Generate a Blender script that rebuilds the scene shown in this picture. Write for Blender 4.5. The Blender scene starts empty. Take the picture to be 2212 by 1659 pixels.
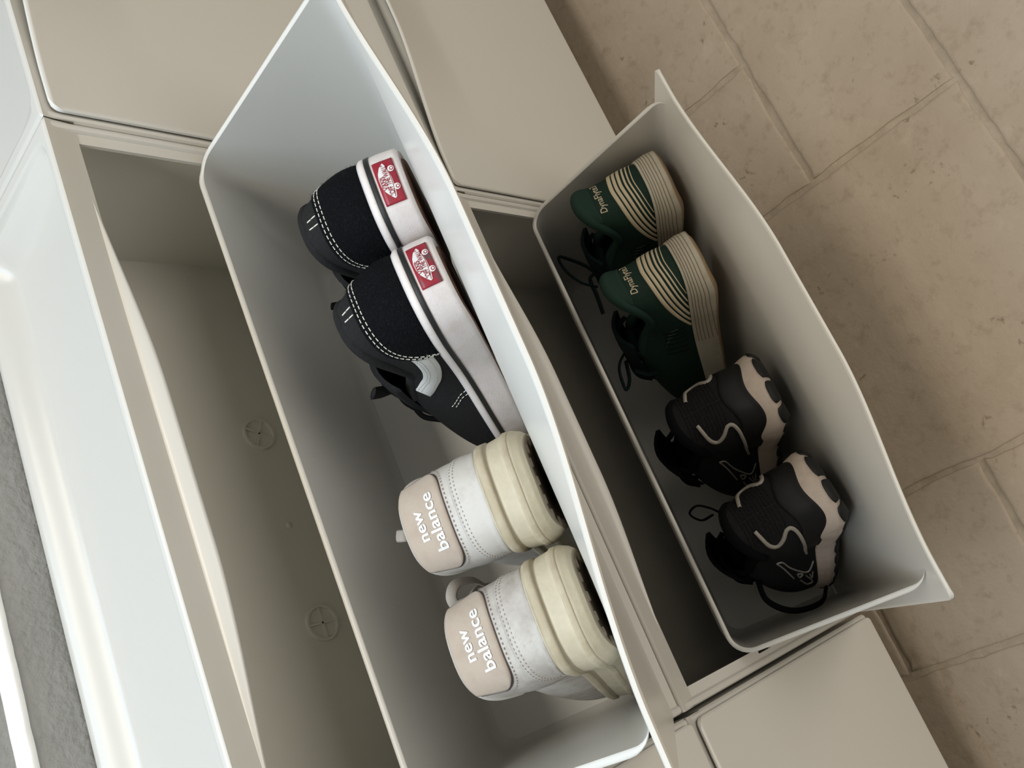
import bpy, math, random
import numpy as np
from mathutils import Matrix, Vector

random.seed(7); rng = np.random.default_rng(7)
scene = bpy.context.scene
col = scene.collection

# ------------------------------------------------------------------ camera, light, exposure
FLOOR = 0.13                                   # underside of the lower cabinets above the floor
IMG_W, FOCAL = 2212.0, 1969.83
cam_d = bpy.data.cameras.new('camera'); cam = bpy.data.objects.new('camera', cam_d); col.objects.link(cam)
cam_d.sensor_width = 36.0; cam_d.lens = FOCAL / IMG_W * 36.0; cam_d.clip_start = 0.02
RIGHT = Vector((-0.38219735, -0.64369086, -0.66301377))
DOWN = Vector((-0.87340519, 0.4859628, 0.03167858))
FWD = Vector((0.30180881, 0.59118714, -0.74793663))
cm = Matrix.Identity(4)
for i in range(3):
    cm[i][0] = RIGHT[i]; cm[i][1] = -DOWN[i]; cm[i][2] = -FWD[i]
cm[0][3], cm[1][3], cm[2][3] = 0.06308266, -0.64078461, 1.0244803 + FLOOR
cam.matrix_world = cm
scene.camera = cam

world = bpy.data.worlds.new('room_light'); scene.world = world; world.use_nodes = True
bg = world.node_tree.nodes['Background']
bg.inputs[0].default_value = (1.0, 0.90, 0.76, 1); bg.inputs[1].default_value = 0.07

def area(name, loc, target, sx, sy, power, color):
    d = bpy.data.lights.new(name, 'AREA'); d.shape = 'RECTANGLE'; d.size = sx; d.size_y = sy
    d.energy = power; d.color = color
    o = bpy.data.objects.new(name, d); col.objects.link(o); o.location = loc
    o.rotation_euler = (Vector(target) - Vector(loc)).to_track_quat('-Z', 'Y').to_euler()
    return o
# daylight falling in through the window above the cabinets
area('window_daylight', (-0.05, 0.035, 1.95), (-0.05, -0.75, 0.85), 1.40, 0.85, 24.0, (0.62, 0.80, 1.0))
# overhead fill, added to lift upward faces; no real fitting
area('overhead_fill', (0.20, -0.62, 2.585), (0.20, -0.62, 0.0), 1.9, 0.36, 17.0, (1.0, 0.94, 0.83))
# fill from the far side, added to light the cabinet fronts
area('far_fill', (0.35, -2.72, 1.10), (0.35, 0.0, 0.45), 1.9, 1.7, 20.0, (1.0, 0.93, 0.82))

scene.view_settings.view_transform = 'Standard'
scene.view_settings.look = 'None'
scene.view_settings.gamma = 1.0
scene.view_settings.use_curve_mapping = False
scene.view_settings.exposure = 0.34

# ------------------------------------------------------------------ materials
def mat(name, color, rough=0.5, spec=0.5, noise=None, bump=None, sheen=0.0, coat=0.0, sub=0.0, metallic=0.0):
    """noise=(scale, colour2, lo, hi) mixes a second colour; bump=(scale, strength, distance)."""
    m = bpy.data.materials.new(name); m.use_nodes = True
    nt = m.node_tree; b = nt.nodes['Principled BSDF']
    b.inputs['Base Color'].default_value = (*color, 1); b.inputs['Roughness'].default_value = rough
    b.inputs['Specular IOR Level'].default_value = spec; b.inputs['Metallic'].default_value = metallic
    b.inputs['Sheen Weight'].default_value = sheen; b.inputs['Coat Weight'].default_value = coat
    tc = nt.nodes.new('ShaderNodeTexCoord')
    if noise:
        layers = noise if isinstance(noise, list) else [noise]
        prev = None
        for (sc, c2, lo, hi) in layers:
            n = nt.nodes.new('ShaderNodeTexNoise'); n.inputs['Scale'].default_value = sc; n.inputs['Detail'].default_value = 6
            n.inputs['Roughness'].default_value = 0.62
            nt.links.new(tc.outputs['Object'], n.inputs['Vector'])
            r = nt.nodes.new('ShaderNodeMapRange'); r.inputs['From Min'].default_value = lo; r.inputs['From Max'].default_value = hi
            nt.links.new(n.outputs['Fac'], r.inputs['Value'])
            mx = nt.nodes.new('ShaderNodeMix'); mx.data_type = 'RGBA'
            nt.links.new(r.outputs['Result'], mx.inputs['Factor'])
            if prev is None: mx.inputs['A'].default_value = (*color, 1)
            else: nt.links.new(prev, mx.inputs['A'])
            mx.inputs['B'].default_value = (*c2, 1)
            prev = mx.outputs['Result']
        nt.links.new(prev, b.inputs['Base Color'])
    if bump:
        sc, st, di = bump
        n = nt.nodes.new('ShaderNodeTexNoise'); n.inputs['Scale'].default_value = sc; n.inputs['Detail'].default_value = 4
        nt.links.new(tc.outputs['Object'], n.inputs['Vector'])
        bp = nt.nodes.new('ShaderNodeBump'); bp.inputs['Strength'].default_value = st; bp.inputs['Distance'].default_value = di
        nt.links.new(n.outputs['Fac'], bp.inputs['Height']); nt.links.new(bp.outputs['Normal'], b.inputs['Normal'])
    return m

M = {}
def translucent(m, fac, color):
    """thin moulded plastic lets a little light through"""
    nt = m.node_tree; out = nt.nodes['Material Output']; b = nt.nodes['Principled BSDF']
    t = nt.nodes.new('ShaderNodeBsdfTranslucent'); t.inputs['Color'].default_value = (*color, 1)
    x = nt.nodes.new('ShaderNodeMixShader'); x.inputs['Fac'].default_value = fac
    nt.links.new(b.outputs[0], x.inputs[1]); nt.links.new(t.outputs[0], x.inputs[2]); nt.links.new(x.outputs[0], out.inputs['Surface'])
M['plastic'] = mat('white_plastic', (0.71, 0.695, 0.65), 0.28, 0.5, bump=(900, 0.03, 0.0003))
M['plastic_thin'] = mat('thin_white_plastic', (0.71, 0.695, 0.65), 0.24, 0.5, bump=(900, 0.02, 0.0003))
translucent(M['plastic_thin'], 0.16, (0.95, 0.84, 0.60))
M['wall'] = mat('painted_wall', (0.34, 0.34, 0.33), 0.7, 0.3, noise=(6, (0.29, 0.29, 0.28), 0.4, 0.7), bump=(170, 0.55, 0.004))
M['ledge'] = mat('sunlit_ledge', (0.85, 0.85, 0.84), 0.6, 0.3, bump=(120, 0.3, 0.003))  # paler than the wall: sunlight on the step's top put into the colour
M['glass'] = mat('window_glass', (0.8, 0.9, 0.95), 0.05, 0.5)
M['frame_paint'] = mat('window_frame_paint', (0.8, 0.8, 0.8), 0.4)
M['grout'] = mat('grout', (0.47, 0.395, 0.305), 0.9, 0.2, noise=(40, (0.37, 0.305, 0.23), 0.35, 0.65), bump=(300, 0.4, 0.002))
M['dark_hole'] = mat('shadow_gap', (0.05, 0.045, 0.04), 0.8)
# skate shoe
M['rubber_white'] = mat('white_rubber', (0.70, 0.64, 0.62), 0.62, 0.35, noise=[(60, (0.62, 0.55, 0.50), 0.5, 0.72), (900, (0.60, 0.53, 0.47), 0.52, 0.75)], bump=(700, 0.25, 0.0006))
M['rubber_strip'] = mat('white_foxing_tape', (0.76, 0.70, 0.67), 0.5, 0.4, noise=(150, (0.62, 0.56, 0.50), 0.55, 0.8))
M['rubber_black'] = mat('black_foxing_line', (0.012, 0.013, 0.014), 0.5)
M['gum'] = mat('gum_rubber', (0.19, 0.095, 0.055), 0.6, 0.4, noise=(80, (0.11, 0.055, 0.035), 0.4, 0.7))
M['suede_black'] = mat('black_suede', (0.0045, 0.005, 0.006), 0.95, 0.08, noise=(600, (0.013, 0.0145, 0.017), 0.52, 0.8), bump=(900, 0.8, 0.0014))
M['canvas_black'] = mat('black_canvas', (0.016, 0.0155, 0.0155), 0.9, 0.15, noise=(500, (0.022, 0.022, 0.023), 0.45, 0.7), bump=(1500, 0.4, 0.0004))
M['thread_white'] = mat('white_thread', (0.78, 0.75, 0.66), 0.7)
M['label_red'] = mat('red_rubber_label', (0.29, 0.015, 0.030), 0.42, 0.5)
M['label_worn'] = mat('worn_red_rubber_label', (0.29, 0.015, 0.030), 0.42, 0.5, noise=(110, (0.10, 0.065, 0.065), 0.52, 0.62))
M['suede_fibre'] = mat('suede_fibre', (0.022, 0.024, 0.027), 0.95, 0.1)
M['print_white'] = mat('white_print', (0.74, 0.72, 0.70), 0.45)
M['leather_stripe'] = mat('white_leather_stripe', (0.60, 0.60, 0.57), 0.5, 0.4, bump=(600, 0.25, 0.0005))
# white trainer
M['leather_white'] = mat('off_white_leather', (0.55, 0.52, 0.475), 0.5, 0.4, noise=[(28, (0.40, 0.355, 0.31), 0.50, 0.72), (260, (0.50, 0.46, 0.42), 0.58, 0.8)], bump=(350, 0.22, 0.0008))
M['leather_dirty'] = mat('scuffed_off_white_leather', (0.53, 0.50, 0.455), 0.55, 0.35, noise=[(24, (0.30, 0.255, 0.22), 0.42, 0.64), (260, (0.43, 0.385, 0.345), 0.52, 0.75)], bump=(350, 0.25, 0.0008))
M['suede_beige'] = mat('beige_suede', (0.46, 0.385, 0.315), 0.95, 0.1, noise=(60, (0.41, 0.335, 0.268), 0.42, 0.7), bump=(700, 0.25, 0.0006), sheen=0.1)
M['cream'] = mat('yellowed_cream_midsole', (0.56, 0.495, 0.365), 0.55, 0.35, noise=[(40, (0.46, 0.39, 0.27), 0.45, 0.75), (300, (0.53, 0.465, 0.345), 0.5, 0.75)], bump=(260, 0.3, 0.001))
M['cream_band'] = mat('tan_midsole_band', (0.45, 0.38, 0.265), 0.6, 0.3, noise=(70, (0.54, 0.47, 0.345), 0.42, 0.68), bump=(260, 0.35, 0.001))
M['tread_grey'] = mat('taupe_outsole', (0.30, 0.25, 0.185), 0.7, noise=(90, (0.38, 0.32, 0.24), 0.4, 0.7))
M['edge_dark'] = mat('dark_edge', (0.09, 0.07, 0.085), 0.8)
M['stitch_taupe'] = mat('taupe_thread', (0.36, 0.31, 0.27), 0.8)
M['lace_cream'] = mat('cream_lace', (0.37, 0.33, 0.285), 0.85, 0.2, bump=(1800, 0.6, 0.0006))
# green runner
M['green'] = mat('bottle_green_knit', (0.0105, 0.030, 0.0215), 0.75, 0.25, noise=(500, (0.014, 0.038, 0.028), 0.45, 0.7), bump=(1400, 0.25, 0.0003))
M['green_dark'] = mat('dark_green_mesh', (0.004, 0.014, 0.0125), 0.8, 0.2, bump=(1200, 0.4, 0.0005))
M['green_collar'] = mat('green_collar_fabric', (0.017, 0.042, 0.032), 0.85, 0.2, bump=(1600, 0.3, 0.0004))
M['stripe_cream'] = mat('cream_stripe', (0.66, 0.56, 0.39), 0.5)
M['foam_cream'] = mat('worn_cream_foam', (0.57, 0.525, 0.43), 0.65, 0.3, noise=[(45, (0.47, 0.40, 0.28), 0.5, 0.78), (380, (0.50, 0.44, 0.33), 0.55, 0.8)], bump=(300, 0.25, 0.001))
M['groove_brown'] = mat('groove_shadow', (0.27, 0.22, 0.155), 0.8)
M['outsole_tan'] = mat('worn_tan_outsole', (0.42, 0.27, 0.13), 0.7, noise=(60, (0.33, 0.26, 0.17), 0.4, 0.65), bump=(200, 0.4, 0.001))
# black runner
M['knit_black'] = mat('black_knit', (0.0105, 0.0105, 0.012), 0.85, 0.2, noise=(600, (0.02, 0.02, 0.023), 0.5, 0.72), bump=(1100, 0.5, 0.0006))
M['smooth_black'] = mat('smooth_black_counter', (0.0085, 0.0088, 0.0092), 0.55, 0.3)
M['lining_black'] = mat('black_lining', (0.004, 0.004, 0.005), 0.95, 0.1)
M['silver'] = mat('silver_print', (0.34, 0.31, 0.27), 0.4, 0.5)
M['foam_pink'] = mat('off_white_textured_foam', (0.66, 0.56, 0.48), 0.7, 0.3, noise=[(50, (0.54, 0.43, 0.36), 0.5, 0.75), (300, (0.42, 0.33, 0.27), 0.62, 0.8)], bump=(1300, 0.45, 0.0008))
M['outsole_black'] = mat('black_outsole', (0.010, 0.010, 0.010), 0.6)
M['lace_black'] = mat('black_lace', (0.004, 0.004, 0.0045), 0.9, 0.1)
M['lining_grey'] = mat('grey_lining', (0.16, 0.14, 0.12), 0.95, 0.1)

def tile_material(name, seed):
    m = bpy.data.materials.new(name); m.use_nodes = True
    nt = m.node_tree; b = nt.nodes['Principled BSDF']; L = nt.links.new
    b.inputs['Roughness'].default_value = 0.62; b.inputs['Specular IOR Level'].default_value = 0.3
    geo = nt.nodes.new('ShaderNodeNewGeometry')
    def noise(sc, det, rough=0.6):
        n = nt.nodes.new('ShaderNodeTexNoise'); n.inputs['Scale'].default_value = sc
        n.inputs['Detail'].default_value = det; n.inputs['Roughness'].default_value = rough
        L(geo.outputs['Position'], n.inputs['Vector']); return n
    def rng_(sock, a, b_, c=0, d=1):
        r = nt.nodes.new('ShaderNodeMapRange'); r.inputs['From Min'].default_value = a; r.inputs['From Max'].default_value = b_
        r.inputs['To Min'].default_value = c; r.inputs['To Max'].default_value = d
        L(sock, r.inputs['Value']); return r.outputs['Result']
    def mix(f, a, b_):
        x = nt.nodes.new('ShaderNodeMix'); x.data_type = 'RGBA'; L(f, x.inputs['Factor'])
        if isinstance(a, tuple): x.inputs['A'].default_value = (*a, 1)
        else: L(a, x.inputs['A'])
        x.inputs['B'].default_value = (*b_, 1); return x.outputs['Result']
    c = mix(rng_(noise(7, 5).outputs['Fac'], 0.35, 0.68), (0.475, 0.395, 0.305), (0.425, 0.345, 0.262))
    c = mix(rng_(noise(42, 8, 0.66).outputs['Fac'], 0.53, 0.74), c, (0.35, 0.275, 0.20))
    c = mix(rng_(noise(26, 7, 0.6).outputs['Fac'], 0.60, 0.78, 0, 0.7), c, (0.53, 0.45, 0.36))
    v = nt.nodes.new('ShaderNodeTexVoronoi'); v.inputs['Scale'].default_value = 75; v.inputs['Randomness'].default_value = 1.0
    wv = nt.nodes.new('ShaderNodeVectorMath'); wv.operation = 'MULTIPLY_ADD'; wv.inputs[1].default_value = (0.02, 0.02, 0.02)
    L(noise(110, 3).outputs['Color'], wv.inputs[0]); L(geo.outputs['Position'], wv.inputs[2]); L(wv.outputs[0], v.inputs['Vector'])
    pit = rng_(v.outputs['Distance'], 0.14, 0.30, 0.85, 0)
    gate = rng_(noise(15, 4, 0.65).outputs['Fac'], 0.575, 0.64)
    mul = nt.nodes.new('ShaderNodeMath'); mul.operation = 'MULTIPLY'; L(pit, mul.inputs[0]); L(gate, mul.inputs[1])
    c = mix(mul.outputs[0], c, (0.24, 0.18, 0.125))
    L(c, b.inputs['Base Color'])
    bp = nt.nodes.new('ShaderNodeBump'); bp.inputs['Strength'].default_value = 0.35; bp.inputs['Distance'].default_value = 0.004
    L(noise(60, 6).outputs['Fac'], bp.inputs['Height']); L(bp.outputs['Normal'], b.inputs['Normal'])
    return m
M['tile'] = tile_material('stone_tile', 1)

# ------------------------------------------------------------------ mesh helpers
class MB:
    """collects vertices and faces; build() links ONE mesh object"""
    def __init__(s): s.v = []; s.f = []; s.n = 0
    def add(s, v, f):
        v = np.asarray(v, float).reshape(-1, 3); s.v.append(v)
        s.f += [tuple(i + s.n for i in q) for q in f]; s.n += len(v); return s
    def box(s, a, b):
        x0, y0, z0 = a; x1, y1, z1 = b
        v = [(x0,y0,z0),(x1,y0,z0),(x1,y1,z0),(x0,y1,z0),(x0,y0,z1),(x1,y0,z1),(x1,y1,z1),(x0,y1,z1)]
        return s.add(v, [(0,3,2,1),(4,5,6,7),(0,1,5,4),(1,2,6,5),(2,3,7,6),(3,0,4,7)])
    def grid(s, g, cu=False, cv=False, flip=False):
        nu, nv = g.shape[:2]; f = []
        for i in range(nu if cu else nu - 1):
            for j in range(nv if cv else nv - 1):
                a = i*nv + j; b = ((i+1) % nu)*nv + j; c = ((i+1) % nu)*nv + (j+1) % nv; d = i*nv + (j+1) % nv
                f.append((a, d, c, b) if flip else (a, b, c, d))
        return s.add(g.reshape(-1, 3), f)
    def tube(s, path, r, n=8, closed=False, flat=1.0, caps=True):
        P = np.asarray(path, float); N = len(P)
        T = np.roll(P, -1, 0) - np.roll(P, 1, 0)
        if not closed: T[0] = P[1]-P[0]; T[-1] = P[-1]-P[-2]
        T /= np.linalg.norm(T, axis=1)[:, None] + 1e-12
        ref = np.array([0.31, 0.77, 0.55]); R = np.broadcast_to(np.asarray(r, float), (N,))
        nrm = np.cross(T[0], ref); nrm /= np.linalg.norm(nrm)
        g = np.zeros((N, n, 3))
        for i in range(N):
            nrm = nrm - T[i]*(nrm @ T[i]); nrm /= np.linalg.norm(nrm) + 1e-12
            bn = np.cross(T[i], nrm)
            for k in range(n):
                a = 2*math.pi*k/n
                g[i, k] = P[i] + R[i]*(math.cos(a)*nrm + flat*math.sin(a)*bn)
        s.grid(g, cu=closed, cv=True)
        if caps and not closed:
            b0 = s.n - N*n
            s.f.append(tuple(b0 + k for k in reversed(range(n)))); s.f.append(tuple(b0 + (N-1)*n + k for k in range(n)))
        return s
    def mesh(s, name):
        me = bpy.data.meshes.new(name)
        me.from_pydata(np.concatenate(s.v).tolist(), [], s.f); me.update(); return me
    def build(s, name, material, parent=None, smooth=True, kind=None, label=None):
        me = s.mesh(name); me.materials.append(M[material] if isinstance(material, str) else material)
        if smooth: me.polygons.foreach_set('use_smooth', [True]*len(me.polygons))
        o = bpy.data.objects.new(name, me); col.objects.link(o)
        if parent is not None: o.parent = parent
        if kind: o['kind'] = kind
        if label: o['label'] = label
        return o

def tag(o, label, cat, group=None, kind=None):
    if label: o['label'] = label
    if cat: o['category'] = cat
    if group: o['group'] = group
    if kind: o['kind'] = kind
    return o
def thing(name, label, cat, group=None):
    o = bpy.data.objects.new(name, None); col.objects.link(o); o.empty_display_size = 0.05
    return tag(o, label, cat, group)
def bevel(o, w, seg=2, angle=35):
    b = o.modifiers.new('bevel', 'BEVEL'); b.width = w; b.segments = seg; b.limit_method = 'ANGLE'; b.angle_limit = math.radians(angle)
    b.harden_normals = False; return o
def sharp(o, deg=35):
    me = o.data; me.polygons.foreach_set('use_smooth', [True]*len(me.polygons))
    try: me.set_sharp_from_angle(angle=math.radians(deg))
    except Exception: pass
    return o
def sstep(a, b, x):
    t = np.clip((np.asarray(x, float) - a)/(b - a), 0, 1); return t*t*(3 - 2*t)

# ------------------------------------------------------------------ the setting
W, D, H = 0.5256, 0.1625, 0.3852               # one cabinet: width, depth, height
def struct(o): o['kind'] = 'structure'; return o
# floor: a grout bed with separate stone tiles, a 20 cm module
floor = struct(MB().box((-2.0, -2.75, -0.05), (2.6, 0.03, -0.0025)).build('floor', 'grout', smooth=False))
tiles = [(.1,.5,-.52,-.12), (.5,.9,-.52,-.32), (.5,.7,-.32,-.12), (.7,1.1,-.32,.0), (-.1,.1,-.32,-.12), (-.5,-.1,-.32,.0),
         (-.3,.1,-.72,-.32), (.3,.7,-.92,-.52), (.1,.3,-.72,-.52), (.7,.9,-.72,-.52), (-.1,.3,-.12,.0), (.3,.7,-.12,.0),
         (.9,1.3,-.72,-.32), (1.1,1.5,-.32,.0), (-.7,-.3,-.72,-.32), (-.9,-.5,-.32,.0), (.7,1.1,-1.12,-.72), (-.1,.3,-1.12,-.72), (-.5,-.1,-1.12,-.72),
         (.3,.7,-1.12,-.92), (1.1,1.5,-1.12,-.72), (-.9,-.5,-1.12,-.72)]
def tile(x0, x1, y0, y1, k):
    r = random.Random(k*13+5); g = 0.0035; pts = []
    def edge(ax, ay, bx, by, nx, ny):
        L_ = math.hypot(bx-ax, by-ay); n = max(6, int(L_/0.012)); off = 0
        for i in range(n):
            t = i/n; off = 0.72*off + r.gauss(0, 0.00075); o_ = max(-0.0006, min(0.0035, off + g*0.55))
            if i == 0: o_ = 0.0018
            pts.append((ax+(bx-ax)*t + nx*o_, ay+(by-ay)*t + ny*o_))
    x0 += g*.5; x1 -= g*.5; y0 += g*.5; y1 -= g*.5
    edge(x0,y0,x1,y0,0,1); edge(x1,y0,x1,y1,-1,0); edge(x1,y1,x0,y1,0,-1); edge(x0,y1,x0,y0,1,0)
    pts = np.array(pts); cxy = np.array([(x0+x1)/2, (y0+y1)/2]); n = len(pts); m = MB()
    dirs = np.sign(cxy - pts)
    rings = []
    for ins, z in ((0.0, -0.004), (0.0004, -0.0012), (0.0016, -0.0002), (0.005, 0.0)):
        q = pts + np.clip(cxy - pts, -ins, ins); rings.append(np.c_[q, np.full(n, z)])
    g_ = np.stack(rings, 1); m.grid(g_, cu=True)
    b0 = m.n - n*4
    m.f.append(tuple(b0 + i*4 + 3 for i in range(n)))
    o = m.build('tile', 'tile', floor); return o
for k, t_ in enumerate(tiles): tile(*t_, k)

# wall with a shallow step and a window above the cabinets
def plate(x0, x1, z0, z1, y0, y1, hole=None):
    m = MB()
    if not hole: return m.box((x0, y0, z0), (x1, y1, z1))
    a, b, c, d = hole
    xs = [x0, a, b, x1]; zs = [z0, c, d, z1]
    for i in range(3):
        for j in range(3):
            if i == 1 and j == 1: continue
            m.box((xs[i], y0, zs[j]), (xs[i+1], y1, zs[j+1]))
    return m
ZS = 0.8055 + FLOOR
struct(plate(-2.0, 2.6, -0.05, ZS, 0.002, 0.20).build('wall_back', 'wall', smooth=False))
up = struct(plate(-2.0, 2.6, ZS, 2.7, 0.014, 0.20, (-0.85, 0.75, 1.45, 2.40)).build('wall_upper', 'wall', smooth=False))
led = MB(); n = 120; xs = np.linspace(-2, 2.6, 900)
wob = 0.00016*np.interp(xs, np.linspace(-2, 2.6, 700), rng.normal(0, 1, 700)) + 0.00025*np.sin(xs*9)
prof = [(0.0012, -0.004), (-0.0004, -0.0004), (0.002, 0.0012), (0.008, 0.0024), (0.0145, 0.0050)]
g = np.zeros((900, len(prof), 3))
for j, (y_, z_) in enumerate(prof):
    g[:, j] = np.c_[xs, y_ + wob*(1 if j < 3 else 0.3), ZS + z_ + wob*0.6]
led.grid(g); struct(led.build('trim_1', 'ledge'))
struct(plate(-2.0, 2.6, -0.05, 2.62, -2.95, -2.75, (-0.65, 1.35, 0.20, 2.05)).build('wall_front', 'wall', smooth=False))  # unseen wall, put in with its window to house the far fill
wf = struct(plate(-0.65, 1.35, 0.20, 2.05, -2.88, -2.83, (-0.59, 1.29, 0.26, 1.99)).build('added_window', 'frame_paint', smooth=False))  # window made up around the far fill, out of view
MB().box((0.33, -2.87, 0.26), (0.37, -2.84, 1.99)).build('mullion', 'frame_paint', wf, smooth=False)
struct(MB().box((-2.0, -2.95, 2.62), (2.6, 0.20, 2.70)).build('ceiling', 'frame_paint', smooth=False))
wd = struct(plate(-0.85, 0.75, 1.45, 2.40, 0.06, 0.11, (-0.79, 0.69, 1.51, 2.34)).build('window_1', 'frame_paint', smooth=False))
MB().box((-0.07, 0.07, 1.51), (-0.03, 0.10, 2.34)).build('mullion', 'frame_paint', wd, smooth=False)
for a, b in ((-0.79, -0.07), (-0.03, 0.69)):
    MB().box((a, 0.084, 1.51), (b, 0.088, 2.34)).build('pane', 'glass', wd, smooth=False)

# ------------------------------------------------------------------ shoe cabinets
OX0, OX1, OZ1, OZ0 = 0.0160, W - 0.0160, 0.3660, 0.030      # front opening
PIV = (-0.14, 0.02)                                        # hinge axis of the tip-out drawer (y, z)
def bow(x):                                                # 1 at mid width, 0 towards the corners
    return 1 - sstep(0.05, 0.235, np.abs(np.asarray(x) - W/2))

def body_mesh():
    m = MB(); t = 0.0028; yf = -D + 0.003
    # front frame as a flat ring with hinge slots in the stiles
    xs = [0, 0.0035, OX0 - 0.0045, OX0, OX1, OX1 + 0.0045, W - 0.0035, W]; zs = [0.0010, OZ0, 0.2120, 0.2360, OZ1, H - 0.004]
    for i in range(len(xs)-1):
        for j in range(len(zs)-1):
            if xs[i] >= OX0 - 1e-6 and xs[i+1] <= OX1 + 1e-6 and 1 <= j <= 3: continue
            if j == 2 and i in (2, 4): continue
            m.box((xs[i], yf, zs[j]), (xs[i+1], yf + t, zs[j+1]))
    m.box((0, yf + t, 0.0010), (t, -0.001, H - 0.004)); m.box((W - t, yf + t, 0.0010), (W, -0.001, H - 0.004))     # sides
    m.box((t, yf + t, 0.0010), (W - t, -0.001, t))                                                          # bottom
    m.box((t, -0.010, t), (W - t, -0.001, H - 0.012))                                                  # back
    # rounded vertical edges of the frame
    for x_ in (0.0036, W - 0.0036):
        m.tube([(x_, yf + 0.0006, 0.002), (x_, yf + 0.0006, 0.19), (x_, yf + 0.0006, H - 0.006)], 0.0036, 10)
    return m
def tray_mesh():
    y = np.unique(np.r_[np.linspace(-D, -D + 0.010, 12), np.linspace(-D + 0.010, -0.05, 22), np.linspace(-0.05, -0.002, 44), 0.0])
    x = np.unique(np.r_[np.linspace(0, 0.05, 34), np.linspace(0.05, W - 0.05, 24), np.linspace(W - 0.05, W, 34)])
    X, Y = np.meshgrid(x, y, indexing='ij')
    d = 0.0185
    # signed distance-like inset with rounded corners
    r = 0.018; bx0, bx1, by0, by1 = 0.0105, W - 0.0105, -D + 0.0060, -0.0055
    qx = np.maximum(np.maximum(bx0 + r - X, X - (bx1 - r)), 0); qy = np.maximum(np.maximum(by0 + r - Y, Y - (by1 - r)), 0)
    dist = r - np.hypot(qx, qy)
    dist = np.where((qx == 0) & (qy == 0), np.minimum(np.minimum(X - bx0, bx1 - X), np.minimum(Y - by0, by1 - Y)), dist)
    rimd = np.minimum(np.minimum(X, W - X), np.minimum(Y + D, -Y))
    yy = (Y - by0)/(by1 - by0)
    # concave bowl: steep behind, long gentle rise to the front lip
    prof = np.where(yy > 0.66, sstep(1.01, 0.84, yy), 1 - 0.62*(1 - np.clip(yy/0.66, 0, 1))**1.5)
    prof = prof*sstep(0.0, 0.0035, dist)*(0.25 + 0.75*sstep(0, 0.03, np.minimum(X - bx0, bx1 - X)))
    Z = H - d*prof - 0.0016*(1 - np.clip(rimd/0.0022, 0, 1))**2
    g = np.stack([X, Y, Z], -1); m = MB(); m.grid(g)
    # apron under the rim
    nx, ny = X.shape
    ring = [(i, 0) for i in range(nx)] + [(nx-1, j) for j in range(1, ny)] + [(i, ny-1) for i in range(nx-2, -1, -1)] + [(0, j) for j in range(ny-2, 0, -1)]
    top = np.array([g[i, j] for i, j in ring]); bot = top.copy(); bot[:, 2] = H - 0.022
    bot[:, 1] = np.where(bot[:, 1] <= -D + 1e-6, -D + 0.0026, bot[:, 1])
    m.grid(np.stack([bot, top], 1), cu=True)
    return m
def lip_mesh():
    # finger lip: swells out of the top rail towards mid width
    x = np.linspace(OX0 + 0.03, OX1 - 0.03, 90); b = bow(x); v = np.linspace(0, 1, 10); yf = -D + 0.003
    g = np.zeros((len(x), 14, 3))
    for j in range(10):
        t = v[j]
        g[:, j, 0] = x; g[:, j, 1] = yf - 0.0072*b*(1 - (1 - t)**1.3) ; g[:, j, 2] = OZ1 + 0.0005 - 0.0088*b*t**1.5
    for j, (dy, dz) in enumerate(((0.0006, -0.0012), (0.0022, -0.0016), (0.0045, -0.001), (0.006, 0.002))):
        g[:, 10+j, 0] = x; g[:, 10+j, 1] = yf - 0.0072*b + dy; g[:, 10+j, 2] = OZ1 + 0.0005 - 0.0088*b + dz
    m = MB(); m.grid(g, flip=True); return m
PT, PTH = 0.3785, 0.0038                       # front panel: top, thickness
def panel_mesh(PB=0.0035, IN=0.0014):
    rc = 0.009
    tx = np.unique(np.r_[np.linspace(0, 0.03, 12), np.linspace(0.03, 0.97, 90), np.linspace(0.97, 1, 12)]); nx = len(tx)
    x = IN + (W - 2*IN)*tx; z = np.unique(np.r_[PB + np.linspace(0, rc, 8), np.linspace(PB + rc, 0.26, 9), np.linspace(0.26, PT - rc, 22), PT - rc + np.linspace(0, rc, 8)]); nz = len(z)
    X, Z = np.meshgrid(x, z, indexing='ij')
    Bm = 0.0172*bow(X)*np.clip((Z - 0.295)/(PT - 0.295), 0, 1)**1.45
    # rounded corners: squeeze the outline
    for cx_, sx in ((IN, 1), (W - IN, -1)):
        for cz_, sz in ((PB, 1), (PT, -1)):
            dx = sx*(X - cx_); dz = sz*(Z - cz_)
            lim = np.where(dz < rc, rc - np.sqrt(np.maximum(rc**2 - (rc - np.clip(dz, 0, rc))**2, 0)), 0)
            near = dx < 0.05
            X = np.where(near, cx_ + sx*(lim + dx*(0.05 - lim)/0.05), X)
    yo = -D - 0.0012 - PTH
    e = 0.0012; m = MB()
    ed = np.minimum(np.minimum(X - IN, W - IN - X), np.minimum(Z - PB, PT - Z))
    rnd = 0.0011*(1 - np.clip(ed/0.0016, 0, 1))**2
    out = np.stack([X, yo - Bm + rnd, Z], -1); inn = np.stack([X, yo + PTH - Bm - rnd*0.6, Z], -1)
    m.grid(out); m.grid(inn, flip=True)
    ring = [(i, 0) for i in range(nx)] + [(nx-1, j) for j in range(1, nz)] + [(i, nz-1) for i in range(nx-2, -1, -1)] + [(0, j) for j in range(nz-2, 0, -1)]
    a = np.array([out[i, j] for i, j in ring]); b = np.array([inn[i, j] for i, j in ring])
    m.grid(np.stack([a, b], 1), cu=True, flip=True)
    return m
YI = -D - 0.0012 - 0.0002                      # inner face of the panel when closed
SLIDE = 0.0064                                 # how far the hooks let a tipped drawer slide back
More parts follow.
